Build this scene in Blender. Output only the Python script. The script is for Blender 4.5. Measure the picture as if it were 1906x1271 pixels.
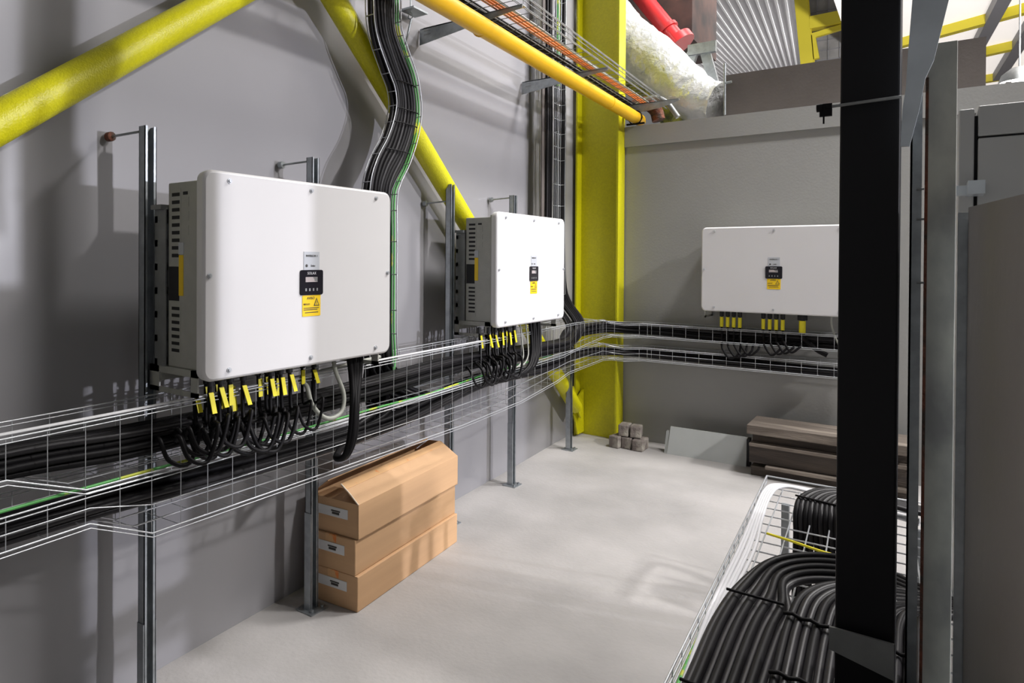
import bpy, bmesh, math, random
from mathutils import Vector, Matrix, noise
for o in list(bpy.data.objects): bpy.data.objects.remove(o)
SC = bpy.context.scene
COL = SC.collection
PI = math.pi

# ------------------------------------------------------------------ camera
FPX, CX, PY, EYE = 1250.0, 800.0, 495.0, 1.51
PH, PT, RL = math.radians(36.35), math.radians(.47), math.radians(.3)
Fw = Vector((-math.sin(PH)*math.cos(PT), math.cos(PH)*math.cos(PT), -math.sin(PT)))
R0 = Vector((math.cos(PH), math.sin(PH), 0)); U0 = R0.cross(Fw)
Rt = R0*math.cos(RL) + U0*math.sin(RL); Up = Rt.cross(Fw)
EYEP = Vector((0, 0, EYE))
cd = bpy.data.cameras.new('camera'); cam = bpy.data.objects.new('camera', cd); COL.objects.link(cam)
cd.sensor_width = 36; cd.sensor_fit = 'HORIZONTAL'; cd.lens = FPX/1906*36
cd.shift_x = (953-CX)/1906; cd.shift_y = (PY-635.5)/1906
cd.clip_start = .02; cd.clip_end = 200
M = Matrix((Rt, Up, -Fw)).transposed().to_4x4(); M.translation = EYEP
cam.matrix_world = M
SC.camera = cam

def at(u, v, **k):
    """point of the place seen at (u, v) of the photograph on a plane x=, y= or z="""
    d = Fw + Rt*((u-CX)/FPX) - Up*((v-PY)/FPX)
    for a, val in k.items():
        i = 'xyz'.index(a); t = (val-EYEP[i])/d[i]
    return EYEP + d*t
def W(s, d, z):
    """a point at run s along the left wall, d in front of it, height z"""
    return Vector((-2.17-.053*s+d, s, z))

# ------------------------------------------------------------------ world and light
w = bpy.data.worlds.new('hall'); SC.world = w; w.use_nodes = True
bg = w.node_tree.nodes['Background']; bg.inputs[0].default_value = (.86, .85, .84, 1); bg.inputs[1].default_value = .185
def light(name, kind, loc, target, energy, color=(1, 1, 1), size=.3, spot=60, blend=.3):
    l = bpy.data.lights.new(name, kind); l.energy = energy; l.color = color
    if kind == 'AREA': l.shape = 'DISK'; l.size = size
    else: l.shadow_soft_size = size
    if kind == 'SPOT': l.spot_size = math.radians(spot); l.spot_blend = blend
    o = bpy.data.objects.new(name, l); COL.objects.link(o); o.location = loc
    o.rotation_euler = (Vector(target)-Vector(loc)).to_track_quat('-Z', 'Y').to_euler()
    return o
light('far_floodlight', 'SPOT', (17, 8.3, 3.1), (-2, 3.7, 1.5), 7400, (.90, .90, 1), .18, 30, 1)
light('high_bay_key', 'SPOT', (5.9, 4.0, 6.3), (-2, 2.6, .5), 1700, (1, .97, .95), .22, 60, .4)
light('high_bay_aisle', 'SPOT', (1.0, 4.2, 6.0), (-1.0, 3.9, 0), 640, (1, .97, .96), .35, 62, .6)
light('cladding_fill', 'AREA', (4.5, 13, 4.5), (-3.5, 22, 8.5), 5200, (1, .99, .98), 1.2)  # unseen fill light, added to brighten the corrugated cladding
light('duct_fill', 'AREA', (.6, 5.9, 6.2), (-1.6, 6.6, 3.2), 330, (1, .98, .96), 1.0)  # unseen fill light, added to brighten the foil duct
SC.view_settings.view_transform = 'Standard'; SC.view_settings.look = 'None'
SC.view_settings.gamma = 1; SC.view_settings.use_curve_mapping = False
SC.view_settings.exposure = 0.0

# ------------------------------------------------------------------ materials
MATS = {}
def mat(name, col, rough=.5, metal=0, var=0, vscale=6, bump=0, bscale=20, spec=.5, col2=None, emit=None, es=0, detail=4, lo=.35, hi=.65, coat=0, stretch=None):
    m = bpy.data.materials.new(name); m.use_nodes = True; nt = m.node_tree; b = nt.nodes['Principled BSDF']
    b.inputs['Base Color'].default_value = (*col, 1); b.inputs['Roughness'].default_value = rough
    b.inputs['Metallic'].default_value = metal; b.inputs['Specular IOR Level'].default_value = spec
    b.inputs['Coat Weight'].default_value = coat
    tc = nt.nodes.new('ShaderNodeTexCoord'); src = tc.outputs['Object']
    if stretch:
        mp = nt.nodes.new('ShaderNodeMapping'); mp.inputs['Scale'].default_value = stretch
        nt.links.new(src, mp.inputs['Vector']); src = mp.outputs['Vector']
    if col2 is None and var: col2 = tuple(max(0, c*(1-var)) for c in col)
    if col2 is not None:
        n = nt.nodes.new('ShaderNodeTexNoise'); n.inputs['Scale'].default_value = vscale; n.inputs['Detail'].default_value = detail
        r = nt.nodes.new('ShaderNodeValToRGB'); r.color_ramp.elements[0].position = lo; r.color_ramp.elements[1].position = hi
        r.color_ramp.elements[0].color = (*col, 1); r.color_ramp.elements[1].color = (*col2, 1)
        nt.links.new(src, n.inputs['Vector']); nt.links.new(n.outputs['Fac'], r.inputs['Fac']); nt.links.new(r.outputs['Color'], b.inputs['Base Color'])
    if bump:
        n2 = nt.nodes.new('ShaderNodeTexNoise'); n2.inputs['Scale'].default_value = bscale; n2.inputs['Detail'].default_value = 3
        bp = nt.nodes.new('ShaderNodeBump'); bp.inputs['Strength'].default_value = bump; bp.inputs['Distance'].default_value = .02
        nt.links.new(src, n2.inputs['Vector']); nt.links.new(n2.outputs['Fac'], bp.inputs['Height']); nt.links.new(bp.outputs['Normal'], b.inputs['Normal'])
    if emit: b.inputs['Emission Color'].default_value = (*emit, 1); b.inputs['Emission Strength'].default_value = es
    MATS[name] = m
    return m
mat('wall_paint', (.30, .295, .31), .24, var=.06, vscale=1.2, bump=.18, bscale=1.1, spec=.5)
mat('back_paint', (.34, .34, .33), .42, var=.05, vscale=2, bump=.06, bscale=60)
mat('concrete', (.47, .45, .44), .62, col2=(.33, .318, .31), vscale=1.6, bump=.12, bscale=45, detail=9, lo=.35, hi=.7)
mat('yellow_paint', (.64, .60, .006), .38, var=.10, vscale=70, bump=.15, bscale=160, detail=2)
mat('gas_yellow', (.86, .49, .012), .33, var=.06, vscale=10)
mat('galvanised', (.40, .43, .45), .38, .75, var=.22, vscale=26, bump=.04, bscale=60)
mat('zinc_wire', (.62, .64, .67), .32, .6)
mat('dull_steel', (.30, .31, .31), .5, .5, var=.25, vscale=12)
mat('channel_dark', (.02, .02, .022), .7)
mat('white_enamel', (.72, .71, .72), .30, var=.02, vscale=3, coat=.15)
mat('grey_casting', (.42, .42, .39), .5, var=.08, vscale=20, bump=.1, bscale=180)
mat('vent_black', (.012, .012, .014), .7)
mat('cable_black', (.006, .0055, .0065), .5, spec=.16)
mat('cable_worn', (.012, .011, .013), .42, spec=.28)
mat('cable_grey', (.36, .37, .33), .45)
mat('cable_white', (.66, .66, .68), .35)
mat('cable_green', (.10, .40, .10), .45, col2=(.55, .6, .06), vscale=9, lo=.55, hi=.6)
mat('cable_orange', (.72, .22, .05), .45)
mat('tag_yellow', (.85, .74, .02), .45)
mat('label_yellow', (.90, .60, .01), .45)
mat('label_silver', (.50, .52, .56), .4)
mat('display_black', (.012, .011, .016), .15)
mat('screen_grey', (.20, .20, .20), .2, col2=(.45, .40, .40), vscale=22, lo=.45, hi=.5)
mat('ink', (.05, .045, .04), .6)
mat('print_grey', (.62, .62, .64), .5)
mat('cardboard', (.60, .37, .20), .75, var=.08, vscale=5, bump=.08, bscale=120, stretch=(1, .2, 6))
mat('cardboard_edge', (.80, .70, .58), .8)
mat('tape', (.66, .40, .20), .3, col2=(.72, .22, .05), vscale=22, lo=.62, hi=.7)
mat('paper', (.70, .70, .70), .6)
mat('post_black', (.0045, .0045, .0065), .55, spec=.3)
mat('concrete_post', (.52, .53, .47), .6, col2=(.27, .27, .26), vscale=5, detail=6, lo=.45, hi=.62, bump=.03, bscale=60, stretch=(1, 1, .6))
mat('cabinet_brown', (.30, .285, .265), .5, var=.12, vscale=3, stretch=(1, 1, .3), bump=.05, bscale=80)
mat('cabinet_light', (.46, .47, .47), .42, var=.05, vscale=3)
mat('duct_brown', (.125, .108, .10), .55, var=.15, vscale=4, bump=.05, bscale=50)
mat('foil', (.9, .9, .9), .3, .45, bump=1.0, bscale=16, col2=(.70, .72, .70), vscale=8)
mat('yellow_reflection', (.55, .55, .05), .8, col2=(.10, .12, .06), vscale=9, bump=.8, bscale=30)  # yellow reflected onto the duct's underside, painted as mottled yellow-green
mat('red_paint', (.65, .035, .04), .35)
mat('rust', (.20, .06, .03), .8, col2=(.06, .04, .03), vscale=20, bump=.5, bscale=60)
mat('cladding', (.80, .80, .82), .3, .15)
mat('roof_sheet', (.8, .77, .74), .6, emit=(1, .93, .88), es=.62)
mat('purlin_yellow', (.62, .52, .03), .5)
mat('purlin_grey', (.20, .20, .22), .5)
mat('lamp_glow', (1, 1, 1), .5, emit=(1, .98, .93), es=6)
mat('old_wood', (.14, .115, .095), .8, col2=(.34, .29, .24), vscale=5, detail=6, lo=.5, hi=.75, bump=.4, bscale=50, stretch=(.4, 3, 3))
mat('dark_wood', (.05, .04, .035), .8, col2=(.10, .08, .065), vscale=6, bump=.4, bscale=40, stretch=(.4, 3, 3))
mat('soot', (.035, .028, .028), .7, col2=(.11, .06, .05), vscale=3)
mat('block', (.20, .17, .155), .85, col2=(.42, .39, .34), vscale=11, lo=.45, hi=.65, bump=.6, bscale=40)
mat('sheet_grey', (.46, .48, .47), .35, var=.05, vscale=6)
mat('far_wall', (.26, .25, .25), .7, var=.3, vscale=1.2)
mat('bluish_steel', (.62, .68, .74), .3, .35, var=.2, vscale=9)

# ------------------------------------------------------------------ mesh building
def frame(t):
    t = t.normalized(); r = Vector((0, 0, 1)) if abs(t.z) < .9 else Vector((1, 0, 0))
    a = t.cross(r).normalized(); return a, a.cross(t).normalized()
def smooth(pts, n=6):
    pts = [Vector(p) for p in pts]
    if len(pts) < 3: return pts
    P = [pts[0]*2-pts[1]] + pts + [pts[-1]*2-pts[-2]]; out = []
    for i in range(1, len(P)-2):
        for k in range(n):
            t = k/n; a, b, c, d = P[i-1], P[i], P[i+1], P[i+2]
            out.append(.5*((2*b)+(c-a)*t+(2*a-5*b+4*c-d)*t*t+(3*b-a-3*c+d)*t**3))
    out.append(pts[-1]); return out
class MB:
    def __init__(s): s.v = []; s.f = []; s.m = []; s.sm = []
    def add(s, vs, fs, mi=0, sm=False):
        o = len(s.v); s.v += [tuple(v) for v in vs]
        for f in fs: s.f.append([i+o for i in f]); s.m.append(mi); s.sm.append(sm)
        return s
    def box(s, a, b, mi=0):
        x0, y0, z0 = (min(a[i], b[i]) for i in range(3)); x1, y1, z1 = (max(a[i], b[i]) for i in range(3))
        return s.add([(x0,y0,z0),(x1,y0,z0),(x1,y1,z0),(x0,y1,z0),(x0,y0,z1),(x1,y0,z1),(x1,y1,z1),(x0,y1,z1)],
              [(3,2,1,0),(4,5,6,7),(0,1,5,4),(1,2,6,5),(2,3,7,6),(3,0,4,7)], mi)
    def hexa(s, lo, hi, mi=0):
        return s.add(list(lo)+list(hi), [(3,2,1,0),(4,5,6,7),(0,1,5,4),(1,2,6,5),(2,3,7,6),(3,0,4,7)], mi)
    def tube(s, pts, r, n=8, mi=0, caps=True, radii=None):
        pts = [Vector(p) for p in pts]; vs = []; a = None
        for i, p in enumerate(pts):
            t = (pts[min(i+1, len(pts)-1)]-pts[max(i-1, 0)]).normalized()
            if a is None: a, b = frame(t)
            else:
                a = (a-t*a.dot(t)).normalized(); b = a.cross(t)
            rr = radii[i] if radii else r
            for k in range(n):
                q = 2*PI*k/n; vs.append(p+(a*math.cos(q)+b*math.sin(q))*rr)
        fs = [(i*n+k, i*n+(k+1) % n, (i+1)*n+(k+1) % n, (i+1)*n+k) for i in range(len(pts)-1) for k in range(n)]
        s.add(vs, fs, mi, True)
        if caps:
            s.add(vs[:n], [tuple(range(n))], mi); s.add(vs[-n:], [tuple(range(n))[::-1]], mi)
        return s
    def prism(s, poly, off, mi=0):
        """planar polygon given as 3-d points, extruded by the vector off"""
        n = len(poly); poly = [Vector(p) for p in poly]; off = Vector(off)
        s.add(poly+[p+off for p in poly], [tuple(range(n))[::-1], tuple(range(n, 2*n))]+[(i, (i+1) % n, n+(i+1) % n, n+i) for i in range(n)], mi)
        return s
    def build(s, name, m, parent=None, bevel=0, **tags):
        me = bpy.data.meshes.new(name); me.from_pydata(s.v, [], s.f)
        for k in (m if isinstance(m, (list, tuple)) else [m]): me.materials.append(MATS[k])
        for p, mi, sm in zip(me.polygons, s.m, s.sm): p.material_index = mi; p.use_smooth = sm
        bm = bmesh.new(); bm.from_mesh(me); bmesh.ops.recalc_face_normals(bm, faces=bm.faces); bm.to_mesh(me); bm.free()
        o = bpy.data.objects.new(name, me); COL.objects.link(o)
        if parent: o.parent = parent
        if bevel:
            b = o.modifiers.new('bevel', 'BEVEL'); b.width = bevel; b.segments = 2; b.limit_method = 'ANGLE'
        for k, v in tags.items(): o[k] = v
        return o
def T(o, label, cat, group=None):
    o['label'] = label; o['category'] = cat
    if group: o['group'] = group
    return o
def empty(name, loc, rz, label, cat, group=None):
    o = bpy.data.objects.new(name, None); COL.objects.link(o); o.location = loc; o.rotation_euler = (0, 0, rz); o.empty_display_size = .05
    return T(o, label, cat, group)
def text(name, s, size, loc, rot, m, parent, ext=.0004, align='CENTER'):
    c = bpy.data.curves.new(name, 'FONT'); c.body = s; c.size = size; c.extrude = ext; c.align_x = align; c.align_y = 'CENTER'; c.resolution_u = 2
    t = bpy.data.objects.new('t', c); COL.objects.link(t); bpy.context.view_layer.update()
    me = bpy.data.meshes.new_from_object(t.evaluated_get(bpy.context.evaluated_depsgraph_get())); bpy.data.objects.remove(t)
    me.materials.clear(); me.materials.append(MATS[m]); o = bpy.data.objects.new(name, me); COL.objects.link(o)
    o.parent = parent; o.location = loc; o.rotation_euler = rot
    return o
def rrect(x0, z0, x1, z1, r, n=6):
    P = []
    for cx, cz, a0 in ((x1-r, z1-r, 0), (x0+r, z1-r, 90), (x0+r, z0+r, 180), (x1-r, z0+r, 270)):
        for k in range(n+1):
            a = math.radians(a0+90*k/n); P.append((cx+r*math.cos(a), cz+r*math.sin(a)))
    return P
def structure(o): o['kind'] = 'structure'; return o

# ------------------------------------------------------------------ room shell
structure(MB().box((-2.8, -4, -.1), (28, 75, 0)).build('floor', 'concrete'))
mb = MB()                                                       # left wall: a painted sheet wall, gently dished between its fixings
NS, NZ = 90, 40
vs = []
for i in range(NS+1):
    for j in range(NZ+1):
        s = -4+9.75*i/NS; z = 7*j/NZ
        d = .010*noise.noise(Vector((s*.9, z*.9, 3.1)))+.004*noise.noise(Vector((s*2.3, z*2.6, 7.7)))
        vs.append(W(s, min(d, .012)-.01, z))
mb.add(vs, [(i*(NZ+1)+j, (i+1)*(NZ+1)+j, (i+1)*(NZ+1)+j+1, i*(NZ+1)+j+1) for i in range(NS) for j in range(NZ)], 0, True)
mb.hexa([W(-4, -.3, 0), W(5.75, -.3, 0), W(5.75, -.04, 0), W(-4, -.04, 0)], [W(-4, -.3, 7), W(5.75, -.3, 7), W(5.75, -.04, 7), W(-4, -.04, 7)])
structure(mb.build('wall_left', 'wall_paint'))
structure(MB().box((-2.44, 5.63, 0), (3.2, 5.73, 2.62)).build('wall_back', 'back_paint'))
structure(MB().box((-2.068, 5.605, 2.485), (3.2, 5.629, 2.655)).box((-2.068, 5.6292, 2.64), (3.2, 5.79, 2.6545)).build('trim_1', 'back_paint'))
structure(MB().box((-3, 75, 0), (28, 75.3, 13)).build('wall_far', 'far_wall'))
# hall roof far above the back wall
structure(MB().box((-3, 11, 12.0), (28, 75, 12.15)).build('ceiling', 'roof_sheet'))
# ------------------------------------------------------------------ yellow steel column and braces
col = empty('steel_column', (-2.255, 5.53, 0), 0, 'yellow painted steel column in the corner between the left wall and the grey back wall', 'column')
def loc(o, root): o.matrix_parent_inverse = Matrix.Translation(root.location).inverted(); return o
loc(MB().box((-2.425, 5.535, 0), (-2.085, 5.553, 7)).build('web', 'yellow_paint', col), col)
loc(MB().box((-2.44, 5.44, 0), (-2.425, 5.62, 7)).build('flange', 'yellow_paint', col), col)
loc(MB().box((-2.085, 5.47, 0), (-2.07, 5.62, 7)).build('flange', 'yellow_paint', col), col)
loc(MB().prism([(-2.40, 5.40, .02), (-2.40, 5.535, .02), (-2.40, 5.535, .40), (-2.40, 5.36, .32), (-2.40, 5.33, .20)], (.014, 0, 0)).build('gusset_plate', 'yellow_paint', col), col)
def pipe(name, pts, r, m, label, cat, n=28):
    return T(MB().tube(pts, r, n).build(name, m), label, cat)
APX = W(2.04, .10, 2.84)
b1 = pipe('brace_pipe', [W(-.6, .10, .80), W(.2, .10, 1.425), APX], .057, 'yellow_paint', 'thick yellow brace pipe rising from the left edge of the photo above the nearest inverter', 'pipe')
b2 = pipe('brace_pipe', [APX+Vector((.002, .03, -.02)), W(3.4, .10, 1.772), W(5.27, .10, .285)], .057, 'yellow_paint', 'yellow brace pipe sloping behind the snaking cable riser down to the foot of the column', 'pipe')
MB().prism([W(5.15, .095, .44), W(5.38, .095, .17), W(5.44, .095, .21), W(5.21, .095, .47)], (.012, 0, 0)).build('end_plate', 'yellow_paint', b2)

# ------------------------------------------------------------------ strut posts
def strut(s, d, ztop, label, seam=.42, rod=True, zrod=1.935, rz=-.03, legs=.055):
    p = W(s, d, 0)
    t = empty('strut_post', p, 0, label, 'post', None)
    # open slotted channel, mouth to +x
    a, h = .021, .036
    m = MB()
    m.box((-.036, -a, .006), (-.033, a, ztop)).box((-.036, -a, .006), (0, -a+.0028, ztop)).box((-.036, a-.0028, .006), (0, a, ztop))
    m.box((-.0028, -a, .006), (0, -a+.010, ztop)).box((-.0028, a-.010, .006), (0, a, ztop))
    m.build('channel', 'galvanised', t)
    m = MB()
    for k in range(int(ztop/.1)): m.box((-.0335, -.006, .05+k*.1), (-.0320, .006, .09+k*.1))
    m.build('slots', 'channel_dark', t)
    MB().box((-.037, -a-.003, 0), (.0, -a, seam)).box((-.037, a, 0), (.0, a+.003, seam)).build('sleeve', 'galvanised', t)
    MB().box((-.06, -.05, 0), (.035, .05, .006)).tube([(.018, -.03, .004), (.018, -.03, .016)], .008, 6).tube([(.018, .03, .004), (.018, .03, .016)], .008, 6).build('foot_plate', 'galvanised', t)
    if rod:
        L = d
        MB().tube([(-.03, -.01, zrod), (-L+.004, -.055, zrod-.012)], .0045, 8).build('wall_rod', 'galvanised', t)
        r = MB().tube([(-L+.022, -.052, zrod-.011), (-L+.002, -.055, zrod-.012)], .016, 10).build('rod_washer', 'rust' if s < 1.5 else 'galvanised', t)
    return t
strut(1.245, .17, 1.95, 'galvanised strut post standing left of the nearest white inverter with a rusty wall fixing', seam=.30)
strut(2.035, .17, 1.95, 'galvanised strut post in front of the left end of the stacked cardboard boxes')
strut(3.165, .17, 1.945, 'galvanised strut post left of the middle inverter, behind the far end of the boxes', zrod=1.85)
strut(3.97, .17, 1.95, 'galvanised strut post behind the middle inverter reaching the bare floor beyond the boxes')
strut(5.0, .17, 1.03, 'short galvanised strut post nearest the foot of the yellow column', rod=False)

# ------------------------------------------------------------------ inverters
def inverter(loc_, rz, WD, H, label, D=.285, side=True, back=.075):
    t = empty('inverter', loc_, rz, label, 'inverter')
    # local: front faces -Y, z=0 bottom of cover, x centred
    P = rrect(-WD/2, 0, WD/2, H, .035)
    m = MB(); n = len(P)
    rings = []
    for y, ins in ((-D+.036, .002), (-D+.010, 0), (-D+.003, .003), (-D, .009)):
        Q = rrect(-WD/2+ins, ins, WD/2-ins, H-ins, .035-ins*.6); rings.append([(x, y, z) for x, z in Q])
    vs = [p for r in rings for p in r]
    fs = [(i*n+k, i*n+(k+1) % n, (i+1)*n+(k+1) % n, (i+1)*n+k) for i in range(3) for k in range(n)]
    m.add(vs, fs, 0, True); m.add(rings[3], [tuple(range(n))]); m.add(rings[0], [tuple(range(n))[::-1]])
    m.build('front_cover', 'white_enamel', t)
    bx = WD/2-.022
    m = MB().box((-bx, -D+.036, .03), (bx, -back+.01, H-.03))
    m.box((-bx-.006, -D+.038, .018), (bx+.006, -D+.055, H-.018))
    m.build('housing', 'grey_casting', t, bevel=.004)
    # side details: upper and lower vent banks near the back, dark fan recess between
    sd = -1
    g = MB()
    vb, vt = -back-.055, -back-.012
    for k in range(9):
        z = H-.075-k*.0245; g.box((sd*(bx+.0012), vb, z), (sd*(bx-.002), vt, z+.0115))
    for k in range(7):
        z = .215-k*.0225; g.box((sd*(bx+.0012), vb, z), (sd*(bx-.002), vt, z+.0105))
    g.box((sd*(bx+.0012), -back-.052, .245), (sd*(bx-.002), -back+.004, .355))
    g.box((sd*(bx+.0012), vb-.042, H-.072), (sd*(bx-.002), vb-.018, H-.062))
    g.build('vent_grille', 'vent_black', t)
    g = MB()
    for z0, z1 in ((H-.30, H-.05), (.06, .238)):
        g.box((sd*(bx+.001), vb-.006, z0), (sd*bx, vt+.006, z1))
    for z in (H-.110, H-.155, H-.20): g.box((sd*(bx+.001), vb-.048, z), (sd*bx, vb-.012, z+.03))
    g.build('side_panel', 'grey_casting', t)
    MB().box((sd*(bx+.002), -back-.075, .262), (sd*bx, -back-.052, .392)).build('side_sticker', 'label_yellow', t)
    MB().box((sd*(bx+.002), -back-.077, .394), (sd*bx, -back-.05, .432)).build('side_sticker', 'label_silver', t)
    # mounting brackets to the posts
    m = MB()
    z0, z1 = -.055, .03
    for sx in (-1, 1):
        x = sx*(bx+.004)
        m.box((x-.003, -D+.05, z1-.022), (x+.003, .03, z1)).box((x-.003, -D+.05, z0), (x+.003, .03, z0+.016))
        m.box((x-.003, -D+.05, z0), (x+.003, -D+.085, z1)).box((x-.003, -.025, z0), (x+.003, .03, z1))
    m.box((-bx, -.03, z1-.05), (bx, -.024, z1-.005)); m.box((-bx, -D+.06, z1-.004), (bx, .0, z1))
    m.build('mounting_bracket', 'grey_casting', t)
    m = MB()
    for sx in (-1, 1):
        x = sx*(bx-.01)
        m.box((x-.02, -back+.01, .03), (x-.016, -.004, H-.11)).box((x+.016, -back+.01, .03), (x+.02, -.004, H-.11))
        for k in range(7): m.box((x-.02, -.02, .03+k*.078), (x+.02, -.004, .052+k*.078))
        m.box((x-.035, -back+.012, H-.115), (x+.035, -.004, H-.10))
    m.box((-bx, -.018, H-.14), (bx, -.006, H-.10))
    m.build('mounting_rail', 'dull_steel', t)
    # bolts
    for x, z in ((-.40, .93), (.085/1, .93), (.40, .93), (-.468, .5), (.468, .5), (-.40, .07), (.0, .07), (.40, .07)):
        if abs(x) < .1: x = 0
        if abs(x) > .45: X = math.copysign(WD/2-.022, x)
        elif x: X = math.copysign(WD/2-.095, x)
        else: X = 0
        Z = H*.5 if z == .5 else (H-.03 if z > .5 else .03)
        MB().tube([(X, -D+.001, Z), (X, -D-.003, Z)], .0085, 12).tube([(X, -D-.003, Z), (X, -D-.008, Z)], .0055, 8).build('bolt', 'zinc_wire', t)
    # labels and display
    F = -D
    R90 = (PI/2, 0, 0)
    lb = MB().box((-.036, F-.0015, .343), (.040, F, .408)).build('rating_label', 'label_silver', t)
    text('lettering', 'INVERSOR 1', .0105, (.002, F-.0022, .393), R90, 'ink', lb)
    text('lettering', 'Solax', .010, (.008, F-.0022, .358), R90, 'ink', lb)
    MB().tube([(-.023, F-.0015, .358), (-.023, F-.0024, .358)], .0055, 10).build('emblem', 'ink', lb)
    m = MB(); Q = rrect(-.054, .254, .056, .343, .008)
    m.prism([(x, F, z) for x, z in Q], (0, -.004, 0)); dp = m.build('display_panel', 'display_black', t)
    MB().box((-.030, F-.0046, .300), (.028, F-.004, .318)).build('screen', 'screen_grey', dp)
    text('lettering', 'SOLAX', .0135, (0, F-.0045, .331), R90, 'print_grey', dp)
    for k in range(4): MB().box((-.031+k*.018, F-.0046, .268), (-.024+k*.018, F-.004, .278)).build('button', 'dull_steel', dp)
    m = MB(); Q = rrect(-.042, .178, .046, .253, .004); m.prism([(x, F, z) for x, z in Q], (0, -.0015, 0)); wl = m.build('warning_label', 'label_yellow', t)
    text('lettering', 'AVISO', .0135, (-.002, F-.002, .242), R90, 'ink', wl)
    text('lettering', 'RIESGO', .009, (-.022, F-.002, .221), R90, 'ink', wl)
    m = MB()
    m.prism([(.012, F-.0015, .214), (.040, F-.0015, .214), (.026, F-.0015, .243)], (0, -.0006, 0), 0)
    m.prism([(.017, F-.0021, .217), (.035, F-.0021, .217), (.026, F-.0021, .2365)], (0, -.0004, 0), 1)
    m.box((.0252, F-.0029, .219), (.0268, F-.0025, .231), 0)
    m.build('hazard_sign', ['ink', 'label_yellow'], wl)
    m = MB()
    for z, x0, x1 in ((.206, -.036, .038), (.200, -.036, .030), (.190, -.030, .034)): m.box((x0, F-.0021, z), (x1, F-.0015, z+.0026))
    m.build('lettering', 'ink', wl)
    return t
# cover faces +x for the two on the left wall
inverter((-2.05, 1.682, 1.131), PI/2, .892, .656, 'large white inverter nearest the camera, mounted above the cable trays at left')
inverter((-2.185, 3.64, 1.135), PI/2, .868, .650, 'middle white inverter on the left wall, between the nearest inverter and the yellow column')
inverter((-.872, 5.625, 1.138), 0, 1.0, .634, 'white inverter facing the camera on the grey back wall, right end behind the black post', D=.262)

# ------------------------------------------------------------------ wire mesh trays
def offset_path(path, d):
    out = []
    for i, p in enumerate(path):
        a = path[max(i-1, 0)]; b = path[min(i+1, len(path)-1)]
        t = (Vector(b[:2])-Vector(a[:2])).normalized(); n = Vector((t.y, -t.x))
        out.append(Vector((p[0]+n.x*d, p[1]+n.y*d)))
    return out
def tray(name, path, width, zb, zt, label, mat_='zinc_wire', pitch=.1, r=.0017, nb=3, ns=1, cat='cable tray', wm=.0026):
    """path (x, y) of the wall side, front side offset by width; zb, zt per path point"""
    m = MB(); n = len(path)
    rails = []
    rc = r*.8
    for k in range(nb+1): rails.append((width*k/nb, 0))
    for sgn in (0, width):
        for k in range(1, ns+1): rails.append((sgn, k/(ns+1)*1.0))
        rails.append((sgn, 1.0))
    for d, h in rails:
        q = offset_path(path, d)
        m.tube([(q[i].x, q[i].y, zb[i]+(zt[i]-zb[i])*h) for i in range(n)], wm if h in (0, 1) else r, 6)
        if h == 1 or (d == width and h == 0):
            m.tube([(q[i].x+.004, q[i].y, zb[i]+(zt[i]-zb[i])*h-.011) for i in range(n)], r, 6)
    # cross wires
    acc = 0
    for i in range(n-1):
        a, b = Vector(path[i][:2]), Vector(path[i+1][:2]); L = (b-a).length
        t = (b-a)/L; nn = Vector((t.y, -t.x)); x = (-acc) % pitch
        while x < L:
            f = x/L; p = a+(b-a)*f; z0 = zb[i]*(1-f)+zb[i+1]*f; z1 = zt[i]*(1-f)+zt[i+1]*f; q = p+nn*width
            m.tube([(p.x, p.y, z1), (p.x, p.y, z0-.003), (q.x, q.y, z0-.003), (q.x, q.y, z1)], rc, 6)
            x += pitch
        acc += L
    return T(m.build(name, mat_), label, cat)
def wp(s, d): q = W(s, d, 0); return (q.x, q.y)
ss = [-1.2, .70, .90, 1.5, 2.6, 3.6, 4.25, 4.5]
up = [wp(s, .215) for s in ss]+[(-2.27, 5.2), (-2.19, 5.425), (-2.03, 5.45), (-1.85, 5.60), (-.3, 5.602)]
zt = [1.068]*8+[1.04, 1.01, 1.005, 1.005, 1.005]
zb = [.965, .965, .885, .875, .86, .86, .86, .88, .90, .905, .905, .905, .905]
tray('wire_mesh_tray', up, .185, zb, zt, 'upper wire mesh cable tray just under the inverters, turning the corner onto the back wall', ns=0, nb=2)
ss2 = [-1.2, .91, 1.10, 1.9, 2.9, 3.6, 4.15, 4.35]
lo = [wp(s, .215) for s in ss2]+[(-2.27, 5.2), (-2.19, 5.425), (-2.03, 5.45), (-1.85, 5.60), (-.3, 5.602)]
zb2 = [.79, .79, .70, .68, .655, .66, .70, .73, .72, .715, .715, .715, .715]
zt2 = [.875, .875, .87, .865, .87, .875, .88, .88, .85, .82, .81, .81, .81]
tray('wire_mesh_tray', lo, .185, zb2, zt2, 'lower wire mesh cable tray below the first, just above the cardboard boxes', ns=1, nb=2)

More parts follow.
